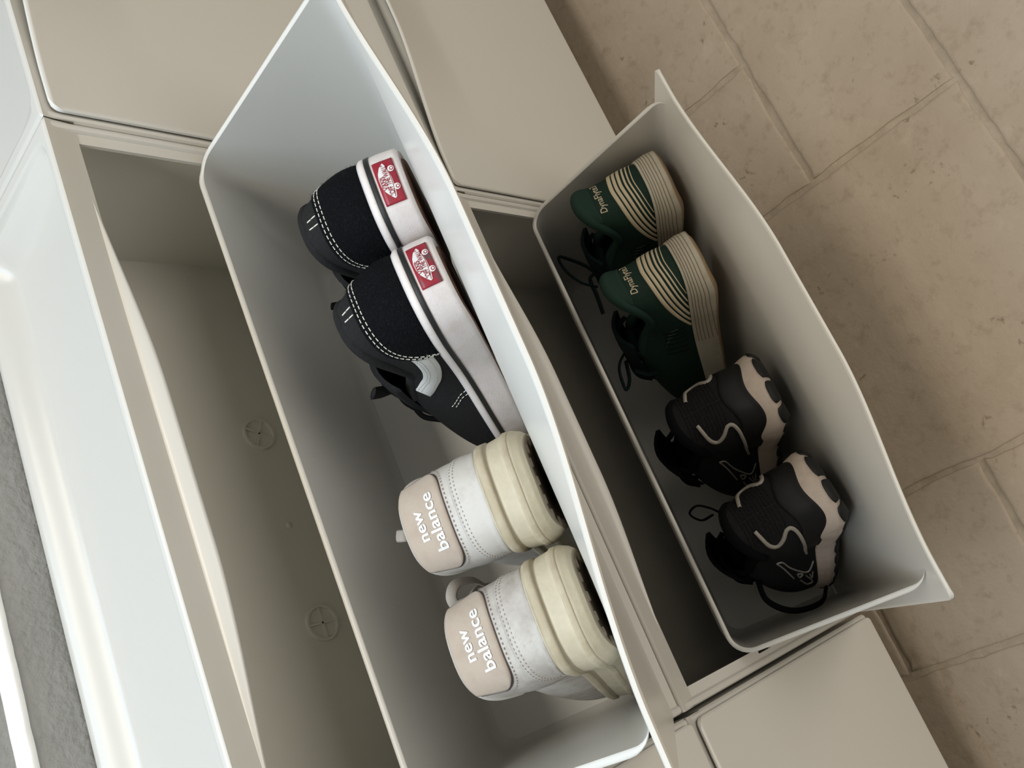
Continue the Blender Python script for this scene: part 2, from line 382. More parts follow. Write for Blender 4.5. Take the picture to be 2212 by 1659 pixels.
def bin_mesh(yf):
    """open bin behind the panel: two sides, back and floor with rounded corners, wall thickness t."""
    t = 0.0042; m = MB(); rad = 0.016; n = 7; fr = 0.012
    yb_top, yb_bot = -0.0060, -0.0190; YI = yf
    def loop(k, off):
        # k 0 floor .. 1 rim ; returns U-shaped path front-left -> back-left -> back-right -> front-right with rim height following the slope
        hw = 0.2360 + 0.0062*k + off
        yb = yb_bot + (yb_top - yb_bot)*k + off
        pts = []
        rr = rad + off
        fl_ = []
        for i in range(n + 1):
            a = math.pi/2*i/n; f_ = fr + off; fl_.append((hw - f_*(1 - math.sin(a)), yf + f_*(1 - math.cos(a))))
        for q in fl_: pts.append((W/2 - q[0], q[1]))
        for y in np.linspace(yf + fr + off, yb - rr, 26)[1:]: pts.append((W/2 - hw, y))
        for i in range(1, n+1):
            a = math.pi/2*i/n; pts.append((W/2 - hw + rr*(1 - math.cos(a)), yb - rr + rr*math.sin(a)))
        for x in np.linspace(W/2 - hw + rr, W/2 + hw - rr, 30)[1:-1]: pts.append((x, yb))
        for i in range(0, n+1):
            a = math.pi/2*(1 - i/n); pts.append((W/2 + hw - rr + rr*math.cos(math.pi/2 - a) if False else W/2 + hw - rr*(1 - math.cos(a)), yb - rr + rr*math.sin(a)))
        for y in np.linspace(yb - rr, yf + fr + off, 26)[1:]: pts.append((W/2 + hw, y))
        for q in fl_[::-1][1:]: pts.append((W/2 + q[0], q[1]))
        return np.array(pts)
    def rimz(y):
        u = np.clip((y - YI)/(-0.006 - YI), 0, 1); z = 0.3545 + (0.2370 - 0.3545)*u
        return z + 0.004*sstep(0.10, 0.0, u)*0 + 0.0*u
    ks = np.r_[np.array([0, .15, .4, 1.0])*0.05, np.linspace(0.05, 1, 18)[1:]]
    def wall(off, z0):
        g = []
        for k in ks:
            L0 = loop(k, off); zt = rimz(L0[:, 1])
            ins = (0.006*(1 - np.clip(k/0.05, 0, 1))**2 if off == 0 else 0.0)
            c = np.array([W/2, (YI + yb_bot)/2])
            q = L0 + np.c_[np.clip(c[0] - L0[:, 0], -ins, ins), np.where(L0[:, 1] > -0.06, -ins, 0)]
            g.append(np.c_[q, z0 + (zt - z0)*k])
        return np.stack(g, 1)
    gi = wall(0.0, 0.0265); go = wall(t, 0.0220)
    m.grid(gi); m.grid(go, flip=True)
    # rim rounding between inner and outer wall
    a, b = gi[:, -1], go[:, -1]
    m.grid(np.stack([a, a*0.85 + b*0.15 + [0, 0, 0.0009], (a + b)/2 + [0, 0, 0.0013], a*0.15 + b*0.85 + [0, 0, 0.0009], b], 1))
    # floor, upper and lower face
    for gg, fl in ((gi, False), (go, True)):
        L0 = gg[:, 0]; b0 = m.n; m.add(L0, [])
        ids = tuple(b0 + i for i in range(len(L0)))
        m.f.append(ids if fl else tuple(reversed(ids)))
    return m

def share(me, name, parent, material, smooth=True):
    o = bpy.data.objects.new(name, me); col.objects.link(o); o.parent = parent
    return o
def finish(m, name, material, deg):
    me = m.mesh(name); me.materials.append(M[material]); me.polygons.foreach_set('use_smooth', [True]*len(me.polygons))
    try: me.set_sharp_from_angle(angle=math.radians(deg))
    except Exception: pass
    return me
ME = dict(body=finish(body_mesh(), 'carcass', 'plastic', 30), tray=finish(tray_mesh(), 'top_tray', 'plastic_thin', 80),
          lip=finish(lip_mesh(), 'finger_lip', 'plastic', 60), panel=finish(panel_mesh(0.0020, 0.0042), 'front_panel', 'plastic', 50), panel_open=finish(panel_mesh(0.0175), 'tipped_panel', 'plastic', 50),
          bin=finish(bin_mesh(YI + SLIDE - 0.0004), 'bin', 'plastic', 60))
rings = MB()
def boss():
    m = MB(); a = np.linspace(0, 2*math.pi, 33)[:-1]; y = -0.010
    prof = [(0.0125, 0.0), (0.0130, -0.0022), (0.0148, -0.0022), (0.0153, 0.0)]
    g = np.zeros((32, 4, 3))
    for j, (r, dy) in enumerate(prof): g[:, j] = np.c_[r*np.cos(a), np.full(32, y + dy), r*np.sin(a)]
    m.grid(g, cu=True, flip=True)
    m.box((-0.013, y - 0.0016, -0.0008), (0.013, y, 0.0008)); m.box((-0.0008, y - 0.0016, -0.013), (0.0008, y, 0.013))
    return finish(m, 'moulded_boss', 'plastic', 40)
ME['boss'] = boss()
def dot():
    m = MB(); a = np.linspace(0, 2*math.pi, 17)[:-1]; g = np.zeros((16, 4, 3))
    for j, (r, dy) in enumerate(((0.0028, 0), (0.0024, -0.0007), (0.0012, -0.001), (0.0001, -0.001))): g[:, j] = np.c_[r*np.cos(a), np.full(16, -0.010 + dy), r*np.sin(a)]
    m.grid(g, cu=True, flip=True); return finish(m, 'moulded_stud', 'plastic', 60)
ME['dot'] = dot()

def cabinet(x, z, opening, label):
    t = thing('shoe_cabinet', label, 'shoe cabinet', 'white plastic shoe cabinets on the wall')
    t.location = (x, 0, z + FLOOR)
    share(ME['body'], 'carcass', t, 'plastic'); share(ME['tray'], 'top_tray', t, 'plastic'); share(ME['lip'], 'finger_lip', t, 'plastic')
    if opening:
        for bx, k, me in ((0.3481, 45, 'boss'), (0.1759, 0, 'boss'), (0.2621, 0, 'dot')):
            o = share(ME[me], 'moulded_boss' if me == 'boss' else 'moulded_stud', t, 'plastic'); o.location = (bx, 0, 0.1945); o.rotation_euler = (0, math.radians(k*0.6), 0)
    dr = share(ME['panel_open' if opening else 'panel'], 'drawer_front', t, 'plastic')
    if opening: share(ME['bin'], 'bin', dr, 'plastic').location = (0, -SLIDE, 0)
    th = math.radians(opening)
    # rotate about the hinge axis: closed (y,z) -> tipped out towards -y
    Rm = Matrix.Translation((0, PIV[0], PIV[1])) @ Matrix.Rotation(th, 4, 'X') @ Matrix.Translation((0, -PIV[0], -PIV[1]))
    dr.matrix_local = Rm @ Matrix.Translation((0, SLIDE if opening else 0, 0))
    return t, Matrix.Translation((x, 0, z + FLOOR)) @ Rm
UPA, LOA = 36.0, 36.9
cab_u, DRU = cabinet(0, H, UPA, 'open white shoe cabinet in the top row holding black skate shoes and white trainers')
cab_l, DRL = cabinet(0, 0, LOA, 'open white shoe cabinet in the bottom row holding green and black running shoes')
PITCH = W + 0.0012
cabinet(PITCH, H, 0, 'closed white shoe cabinet beside the black skate shoes in the top row')
cabinet(PITCH, 0, 0, 'closed white shoe cabinet beside the green running shoes in the bottom row')
cabinet(-PITCH - 0.003, H, 0, 'closed white shoe cabinet beside the white trainers in the top row')
cabinet(-PITCH - 0.003, 0, 0, 'closed white shoe cabinet beside the black running shoes in the bottom row')
# ---- SHOES ----
# ================================================================== shoes
# shoe space: X = across (the way the heel lettering reads), Y = up from the sole, Z = -distance from heel to toe
# === SURFACE LIB BEGIN
def spline_closed(pts, n):
    P = np.asarray(pts, float); k = len(P); out = []
    for i in range(k):
        p0, p1, p2, p3 = P[(i-1) % k], P[i], P[(i+1) % k], P[(i+2) % k]
        for t in np.linspace(0, 1, 24, endpoint=False):
            out.append(0.5*((2*p1) + (-p0+p2)*t + (2*p0-5*p1+4*p2-p3)*t*t + (-p0+3*p1-3*p2+p3)*t**3))
    out = np.array(out); q = np.vstack([out, out[:1]])
    a = np.r_[0, np.cumsum(np.linalg.norm(np.diff(q, axis=0), axis=1))]
    s_ = np.linspace(0, a[-1], n, endpoint=False)
    return np.c_[np.interp(s_, a, q[:, 0]), np.interp(s_, a, q[:, 1])], a[-1]
def smst(a, b, x):
    t = np.clip((np.asarray(x, float)-a)/(b-a), 0, 1); return t*t*(3-2*t)

class Shoe:
    def __init__(s, L, mirror, heel_w, ball_w, hs, collar, heelcurve, sole_prof, bottom=(0.0, 0.010), collar_s=(0.012, 0.13), collar_w=0.86, rake=0.0):
        k = heel_w/0.066; kb = ball_w/0.094; m = mirror
        f = L/0.285
        c = [(0,0),(.0035,.0185*k),(.020,.0305*k),(.050,.0335*k),(.100,.0325*k*.5+.0325*kb*.5),(.155,.0425*kb),(.200,.0478*kb),(.240,.0435*kb),(.270,.0270*kb),(.285,.0040*kb),
             (.274,-.0200*kb),(.245,-.0385*kb),(.200,-.0452*kb),(.155,-.0390*kb),(.100,-.0300*k*.5-.0300*kb*.5),(.050,-.0330*k),(.020,-.0303*k),(.0035,-.0185*k)]
        c = [(a*f, b*m) for a, b in c]
        if m < 0: c = [c[0]] + c[1:][::-1]
        s.O, s.per = spline_closed(c, 720)
        t = np.roll(s.O, -1, 0) - np.roll(s.O, 1, 0); t /= np.linalg.norm(t, axis=1)[:, None]
        # outward normal in (s, w): u runs heel -> +w -> toe -> -w
        s.N = np.c_[-t[:, 1], t[:, 0]]
        s.L, s.hs_, s.collar, s.hc, s.sp, s.bot = L, hs, collar, heelcurve, sole_prof, bottom
        s.cs, s.cw, s.rake = collar_s, collar_w, rake
        s.wave = None
        x = np.linspace(-.5, 1.5, 1601); a = np.abs(((x + .5) % 1.0) - .5)*2
        y = np.interp(a, [0, .05, .10, .16, .24, .34, .5, 1.0], collar); kx = np.arange(-60, 61)/800.; kw = np.exp(-(kx/.016)**2); kw /= kw.sum()
        s.ctab = np.convolve(y, kw, 'same')[400:1201]; s.hctab = np.convolve(np.interp(np.linspace(-.3, 1.3, 161), [p[0] for p in heelcurve], [p[1] for p in heelcurve]), np.ones(15)/15, 'same')[30:131]
    def per_(s, A, u):
        x = (np.asarray(u, float) % 1.0)*720; i = np.floor(x).astype(int) % 720; f = (x - np.floor(x))[..., None]
        return A[i]*(1-f) + A[(i+1) % 720]*f
    def hs(s, u):
        S = s.per_(s.O, u)[..., 0]; h = np.interp(S/s.L, [0, .15, .45, .7, 1.0], s.hs_)
        if s.wave is not None: h = h + s.wave(u)
        return h
    def hb(s, u):
        S = s.per_(s.O, u)[..., 0]/s.L
        return s.bot[0]*smst(0.12, 0.0, S) + s.bot[1]*smst(0.72, 1.0, S)**1.5
    def hcol(s, u):
        return np.interp(np.asarray(u, float) % 1.0, np.linspace(0, 1, 801), s.ctab)
    def sole(s, u, t):
        u, t = np.broadcast_arrays(np.asarray(u, float), np.asarray(t, float))
        off = np.interp(t, [p[0] for p in s.sp], [p[1] for p in s.sp])
        q = s.per_(s.O, u) + s.per_(s.N, u)*off[..., None]
        h = s.hb(u) + (s.hs(u) - s.hb(u))*t
        return np.stack([q[..., 1], h, -q[..., 0]], -1)
    def upper(s, u, v):
        u, v = np.broadcast_arrays(np.asarray(u, float), np.asarray(v, float))
        B = s.per_(s.O, u) - s.per_(s.N, u)*0.0015
        S0, S1 = s.cs; A = S1 - S0
        K = np.stack([S0 + A*np.tanh(B[..., 0]/A), B[..., 1]*s.cw*np.interp(B[..., 0]/s.L, [0, .2, .45, .75, 1], [1, .97, .66, .48, .45])], -1)
        tau = smst(.30*s.L, .78*s.L, B[..., 0])
        a = (1-tau)*v**1.9 + tau*(1-np.cos(np.pi/2*v)**1.0)
        b = (1-tau)*v + tau*(.60*np.sin(np.pi/2*v)**.8 + .40*(1-np.cos(np.pi/2*v)))
        q = B*(1-a)[..., None] + K*a[..., None]
        heel = np.exp(-(B[..., 0]/.055)**2)
        hc = np.interp(v, np.linspace(0, 1, 101), s.hctab)
        side = np.exp(-((B[..., 0]-.07)/.05)**2)*.0028*np.sin(np.pi*v)
        q = q + s.per_(s.N, u)*side[..., None] - np.stack([hc*heel, 0*hc], -1)
        h0 = s.hs(u) - .001; h = h0 + (s.hcol(u) - h0)*b
        return np.stack([q[..., 1], h, -q[..., 0]], -1)
    def at(s, u, h):
        """point at height h on the outside of the shoe (heel and sides, where the upper stands up)."""
        u, h = np.broadcast_arrays(np.asarray(u, float), np.asarray(h, float))
        h0 = s.hs(u); hb = s.hb(u)
        t = np.clip((h-hb)/(h0-hb), 0, 1); low = s.sole(u, t)
        B = s.per_(s.O, u); tau = smst(.30*s.L, .78*s.L, B[..., 0])
        y = np.clip((h-(h0-.001))/(s.hcol(u)-h0+.001), 0, 1)
        v = y.copy()
        for _ in range(12):                       # invert b(v)
            b = (1-tau)*v + tau*(.60*np.sin(np.pi/2*v)**.8 + .40*(1-np.cos(np.pi/2*v)))
            v = np.clip(v + (y-b)*.8, 0, 1)
        hi = s.upper(u, v)
        return np.where((h <= h0)[..., None], low, hi)
    def nrm(s, u, h):
        e = 6e-4; hh = np.asarray(h, float)
        du = s.at(np.asarray(u)+e, hh) - s.at(np.asarray(u)-e, hh)
        dh = s.at(u, hh+8e-4) - s.at(u, hh-8e-4)
        n = np.cross(du, dh); return n/(np.linalg.norm(n, axis=-1)[..., None]+1e-12)
    def ofs(s, u, h, d):
        return s.at(u, h) + s.nrm(u, h)*np.asarray(d, float)[..., None]
    def u_of_w(s, x):
        """u on the heel for a signed arc distance x from the heel centre."""
        return np.asarray(x, float)/s.per
# === SURFACE LIB END

def empty_at(name, label, cat, group, mtx):
    o = thing(name, label, cat, group); o.matrix_world = mtx; return o
def sole_part(sh, name, material, root, t0=0.0, t1=1.0, nt=22, extra=0.0, nu=220, u0=0, u1=1, cap=True):
    m = MB(); us = np.linspace(0, 1, nu, endpoint=False); ts = np.linspace(t0, t1, nt)
    U, T = np.meshgrid(us, ts, indexing='ij'); g = sh.sole(U, T); m.grid(g, cu=True)
    if cap:
        for j, fl in ((0, True), (nt-1, False)):
            c = g[:, j].copy(); ctr = c.mean(0); G = np.stack([c, c*.5 + ctr*.5, c*.02 + ctr*.98], 1)
            G[..., 1] = np.where(True, c[:, 1:2], 0)
            m.grid(G, cu=True, flip=fl)
    return m.build(name, material, root)
def upper_part(sh, name, material, root, nu=220, nv=32):
    m = MB(); us = np.linspace(0, 1, nu, endpoint=False); vs = np.linspace(0, 1, nv)
    U, V = np.meshgrid(us, vs, indexing='ij'); m.grid(sh.upper(U, V), cu=True)
    return m.build(name, material, root)
def collar_part(sh, name, material, root, r=0.0042, front=True):
    us = np.linspace(0, 1, 180, endpoint=False); P = sh.upper(us, np.full(180, 1.0))
    c = P.mean(0); d = P - c; d[:, 1] = 0; d /= np.linalg.norm(d, axis=1)[:, None]+1e-9
    P = P - d*r*.75; P[:, 1] -= r*.35
    m = MB(); m.tube(P, r, 10, closed=True); return m.build(name, material, root)
def lining_part(sh, material, root, depth=0.9):
    us = np.linspace(0, 1, 90, endpoint=False); P = sh.upper(us, np.full(90, 1.0)); c = P.mean(0)
    rows = []
    for k in np.linspace(0, 1, 9):
        q = P.copy(); d = c - q; d[:, 1] = 0
        q = q + d*(.10 + .06*math.sin(math.pi*k)*-1); q[:, 1] = q[:, 1]*(1-k) + (sh.hs_[1] + .004)*k; rows.append(q)
    q = rows[-1]; m = MB(); g = np.stack(rows, 1); m.grid(g, cu=True, flip=True)
    ctr = q.mean(0); G = np.stack([q, q*.5+ctr*.5, q*.02+ctr*.98], 1); m.grid(G, cu=True, flip=True)
    return m.build('lining', material, root)
def patch(sh, g, na, nb, d, name, material, root, closed=False, **kw):
    """raised patch: g(a, b) -> (u, h) over the unit square; edges fall to the surface."""
    a = np.r_[0, np.linspace(0.0, 1, na)] if not closed else np.linspace(0, 1, na, endpoint=False)
    if not closed: a = np.r_[a, 1]
    b = np.r_[0, np.linspace(0, 1, nb), 1]
    A, B = np.meshgrid(a, b, indexing='ij'); U, Hh = g(A, B)
    off = np.full(A.shape, d); off[:, 0] = -.0004; off[:, -1] = -.0004
    if not closed: off[0] = -.0004; off[-1] = -.0004
    m = MB(); m.grid(sh.ofs(U, Hh, off), cu=closed); return m.build(name, material, root, **kw)
def band(sh, u, lo, hi, d, name, material, root, nb=4, **kw):
    """ribbon along arrays u with heights lo..hi"""
    u, lo, hi = (np.asarray(x, float) for x in np.broadcast_arrays(u, lo, hi))
    b = np.r_[0, np.linspace(0, 1, nb), 1]
    Hh = lo[:, None]*(1-b) + hi[:, None]*b; U = np.repeat(u[:, None], len(b), 1)
    off = np.full(Hh.shape, d); off[:, 0] = off[:, -1] = -.0004
    loop_ = abs(u[-1]-u[0]) > .999
    if not loop_: off[0] = off[-1] = -.0004
    else: U, Hh, off = U[:-1], Hh[:-1], off[:-1]
    m = MB(); m.grid(sh.ofs(U, Hh, off), cu=loop_); return m.build(name, material, root, **kw)
def path_uh(pts, n):
    """smooth open curve through (u, h) points"""
    P = np.asarray(pts, float); k = len(P); out = []
    E_ = np.vstack([2*P[0]-P[1], P, 2*P[-1]-P[-2]])
    for i in range(k-1):
        p0, p1, p2, p3 = E_[i:i+4]
        for t in np.linspace(0, 1, 16, endpoint=(i == k-2)):
            out.append(0.5*((2*p1)+(-p0+p2)*t+(2*p0-5*p1+4*p2-p3)*t*t+(-p0+3*p1-3*p2+p3)*t**3))
    out = np.array(out); w = out*[.75, 1.0]
    a = np.r_[0, np.cumsum(np.linalg.norm(np.diff(w, axis=0), axis=1))]; s_ = np.linspace(0, a[-1], n)
    return np.c_[np.interp(s_, a, out[:, 0]), np.interp(s_, a, out[:, 1])]
def line_on(sh, pts, width, d, name, material, root, n=60, taper=None, **kw):
    """flat raised line of given width (m) along a (u, h) curve"""
    q = path_uh(pts, n); P = sh.ofs(q[:, 0], q[:, 1], np.full(n, d)); Nn = sh.nrm(q[:, 0], q[:, 1])
    T = np.gradient(P, axis=0); T /= np.linalg.norm(T, axis=1)[:, None]; Bn = np.cross(Nn, T)
    w = np.full(n, width/2) if taper is None else width/2*np.interp(np.linspace(0, 1, n), *taper)
    g = np.stack([P - Bn*w[:, None]*1.15 - Nn*(d+.0006), P - Bn*w[:, None], P, P + Bn*w[:, None], P + Bn*w[:, None]*1.15 - Nn*(d+.0006)], 1)
    m = MB(); m.grid(g, flip=True); return m.build(name, material, root, **kw)
def stitches(sh, lines, name, material, root, dash=0.0024, gap=0.0014, r=0.00042, d=0.0003):
    m = MB()
    for pts in lines:
        q = path_uh(pts, 400); P = sh.ofs(q[:, 0], q[:, 1], np.full(400, d))
        a = np.r_[0, np.cumsum(np.linalg.norm(np.diff(P, axis=0), axis=1))]; x = 0
        while x + dash < a[-1]:
            seg = np.array([[np.interp(t, a, P[:, k]) for k in range(3)] for t in np.linspace(x, x+dash, 4)])
            m.tube(seg, r, 5); x += dash + gap
    return m.build(name, material, root, kind='stuff')
_txt = {}
def text_mesh(body, size, spacing=1.0, fatten=0.0):
    key = (body, size, spacing, fatten)
    if key in _txt: return _txt[key]
    c = bpy.data.curves.new('lettering', 'FONT'); c.body = body; c.size = size; c.align_x = 'CENTER'; c.align_y = 'CENTER'
    c.space_character = spacing; c.resolution_u = 4; c.offset = fatten; c.fill_mode = 'FRONT'
    o = bpy.data.objects.new('lettering', c); col.objects.link(o); bpy.context.view_layer.update()
    me = o.to_mesh(); v = np.array([x.co[:] for x in me.vertices]); f = [tuple(p.vertices) for p in me.polygons]
    o.to_mesh_clear(); bpy.data.objects.remove(o); bpy.data.curves.remove(c)
    _txt[key] = (v, f); return v, f
def text_on(sh, body, size, x0, h0, d, name, material, root, sx=1.0, rot=0.0, spacing=1.0, fatten=0.0, bend=0.0, shear=0.0):
    v, f = text_mesh(body, size, spacing, fatten)
    x = v[:, 0]*sx; y = v[:, 1] - v[:, 1].mean()*0
    c, s_ = math.cos(rot), math.sin(rot); X = x*c - y*s_ + shear*y; Y = x*s_ + y*c + bend*x*x
    u = sh.u_of_w(x0 + X); h = h0 + Y
    m = MB(); m.add(sh.ofs(u, h, np.full(len(u), d)), f); o = m.build(name, material, root, smooth=False)
    return o
def lace_loop(pts, material, root, r=0.0023, flat=0.45, name='lace', n=48):
    P = np.asarray(pts, float); k = len(P); E_ = np.vstack([2*P[0]-P[1], P, 2*P[-1]-P[-2]]); out = []
    for i in range(k-1):
        p0, p1, p2, p3 = E_[i:i+4]
        for t in np.linspace(0, 1, 12, endpoint=(i == k-2)):
            out.append(0.5*((2*p1)+(-p0+p2)*t+(2*p0-5*p1+4*p2-p3)*t*t+(-p0+3*p1-3*p2+p3)*t**3))
    m = MB(); m.tube(out, r, 8, flat=flat); return m.build(name, material, root)
def tongue_part(sh, material, root, top=0.105, s0=0.085, s1=0.175, w=0.024):
    ss = np.linspace(s0, s1, 12); ws = np.linspace(-1, 1, 9); hv = np.interp(s1, [0, 1], [0, 1]); g = np.zeros((12, 9, 3))
    vamp = sh.upper(np.array([.5]), np.array([.93]))[0]
    for i, a in enumerate(ss):
        k = (a-s0)/(s1-s0)
        h = top*(1-k) + (vamp[1]+.001)*k + .004*math.sin(math.pi*k)
        for j, b in enumerate(ws): g[i, j] = (b*w*(1-.15*k), h - .010*b*b, -a)
    m = MB(); m.grid(g); g2 = g.copy(); g2[..., 1] -= .004; m.grid(g2, flip=True)
    ring = [(i, 0) for i in range(12)] + [(11, j) for j in range(1, 9)] + [(i, 8) for i in range(10, -1, -1)] + [(0, j) for j in range(7, 0, -1)]
    m.grid(np.stack([[g[i, j] for i, j in ring], [g2[i, j] for i, j in ring]], 1), cu=True)
    return m.build('tongue', material, root)
def cross_laces(sh, material, root, n=5, r=0.0022, top=0.095, s0=0.10, s1=0.165, w=0.021, lift=0.006):
    vamp = sh.upper(np.array([.5]), np.array([.93]))[0]
    for i in range(n):
        k = i/(n-1); a = s0 + (s1-s0)*k; h = top*(1-k) + (vamp[1]+.002)*k + lift
        pts = [(x*w, h - .009*x*x - (.006 if abs(x) > .95 else 0), -(a + .006*x*(1 if i % 2 else -1))) for x in (-1, -.6, 0, .6, 1)]
        lace_loop(pts, material, root, r, .5)

# placement: foot in the drawer (x, y, z of the heel's sole edge in the closed drawer), turn, roll and pitch in degrees
def pose(dr, x, y, z, turn=0, roll=0, pitch=0):
    R = Matrix.Rotation(math.radians(pitch), 4, 'X') @ Matrix.Rotation(math.radians(turn), 4, 'Y') @ Matrix.Rotation(math.radians(roll), 4, 'Z')
    return dr @ Matrix.Translation((x, y, z)) @ R

POSE = {
 'v1': (DRU, 0.3820, -0.1526, 0.3048, -3.62, -2.32, 1.19),
 'v2': (DRU, 0.3190, -0.1522, 0.3043, 7.33, 1.64, 0.69),
 'n1': (DRU, 0.1678, -0.1538, 0.3020, -6.02, -2.48, 0.20),
 'n2': (DRU, 0.0988, -0.1538, 0.3010, 4.23, -1.27, 0.13),
 'g1': (DRL, 0.4620, -0.1457, 0.3064, 7.41, -1.91, 0.76),
 'g2': (DRL, 0.3718, -0.1363, 0.3060, 14.20, -2.16, 0.79),
 'b1': (DRL, 0.2288, -0.1414, 0.2984, 7.82, -1.18, 0.95),
 'b2': (DRL, 0.1293, -0.1435, 0.2991, 10.10, 3.74, 1.01),
}
# === SHOE DEFS BEGIN
def def_skate(m): return Shoe(0.274, m, 0.066, 0.096, [.029, .029, .027, .026, .027], [.0785, .078, .0735, .065, .058, .057, .064, .068],
    [(0, 0), (.3, .0012), (.6, -.001), (.85, -.0045), (1, -.0065)], [(0, -.0015), (.06, .0006), (.5, .0012), (.9, .0006), (1, .0002)], (0.0015, 0.008), (0.010, 0.132), 0.84)
def def_trainer(m): return Shoe(0.266, m, 0.0655, 0.096, [.034, .033, .029, .026, .028], [.0890, .0885, .085, .074, .064, .062, .068, .072],
    [(0, -.0012), (.25, -.0035), (.5, -.0080), (.8, -.0140), (1, -.0145)], [(0, -.002), (.08, .0008), (.20, .0026), (.24, .0033), (.40, .0035), (.44, .0027), (.70, .0014), (.735, .0004), (.77, .0018), (.92, .0016), (1, -.0004)], (0.004, 0.012), (0.008, 0.132), 1.02)
def def_green(m): return Shoe(0.275, m, 0.066, 0.096, [.030, .030, .027, .023, .024], [.102, .100, .090, .075, .068, .071, .081, .086],
    [(0, 0), (.3, -.001), (.6, -.0045), (.85, -.0030), (1, .0010)], [(0, -.003), (.08, .0020), (.14, .0036), (.5, .0034), (.9, .0010), (1, .0000)], (0.005, 0.014), (0.003, 0.130), 0.80)
def def_black(m): return Shoe(0.268, m, 0.070, 0.096, [.027, .027, .026, .023, .024], [.104, .102, .096, .086, .080, .081, .090, .094],
    [(0, 0), (.25, .002), (.5, .000), (.8, -.004), (1, -.005)], [(0, -.004), (.15, .001), (.35, .0044), (.55, .0046), (.8, .0026), (1, .0005)], (0.006, 0.014), (0.006, 0.130), 0.82)
# === SHOE DEFS END
def mtx(k): return pose(*POSE[k])

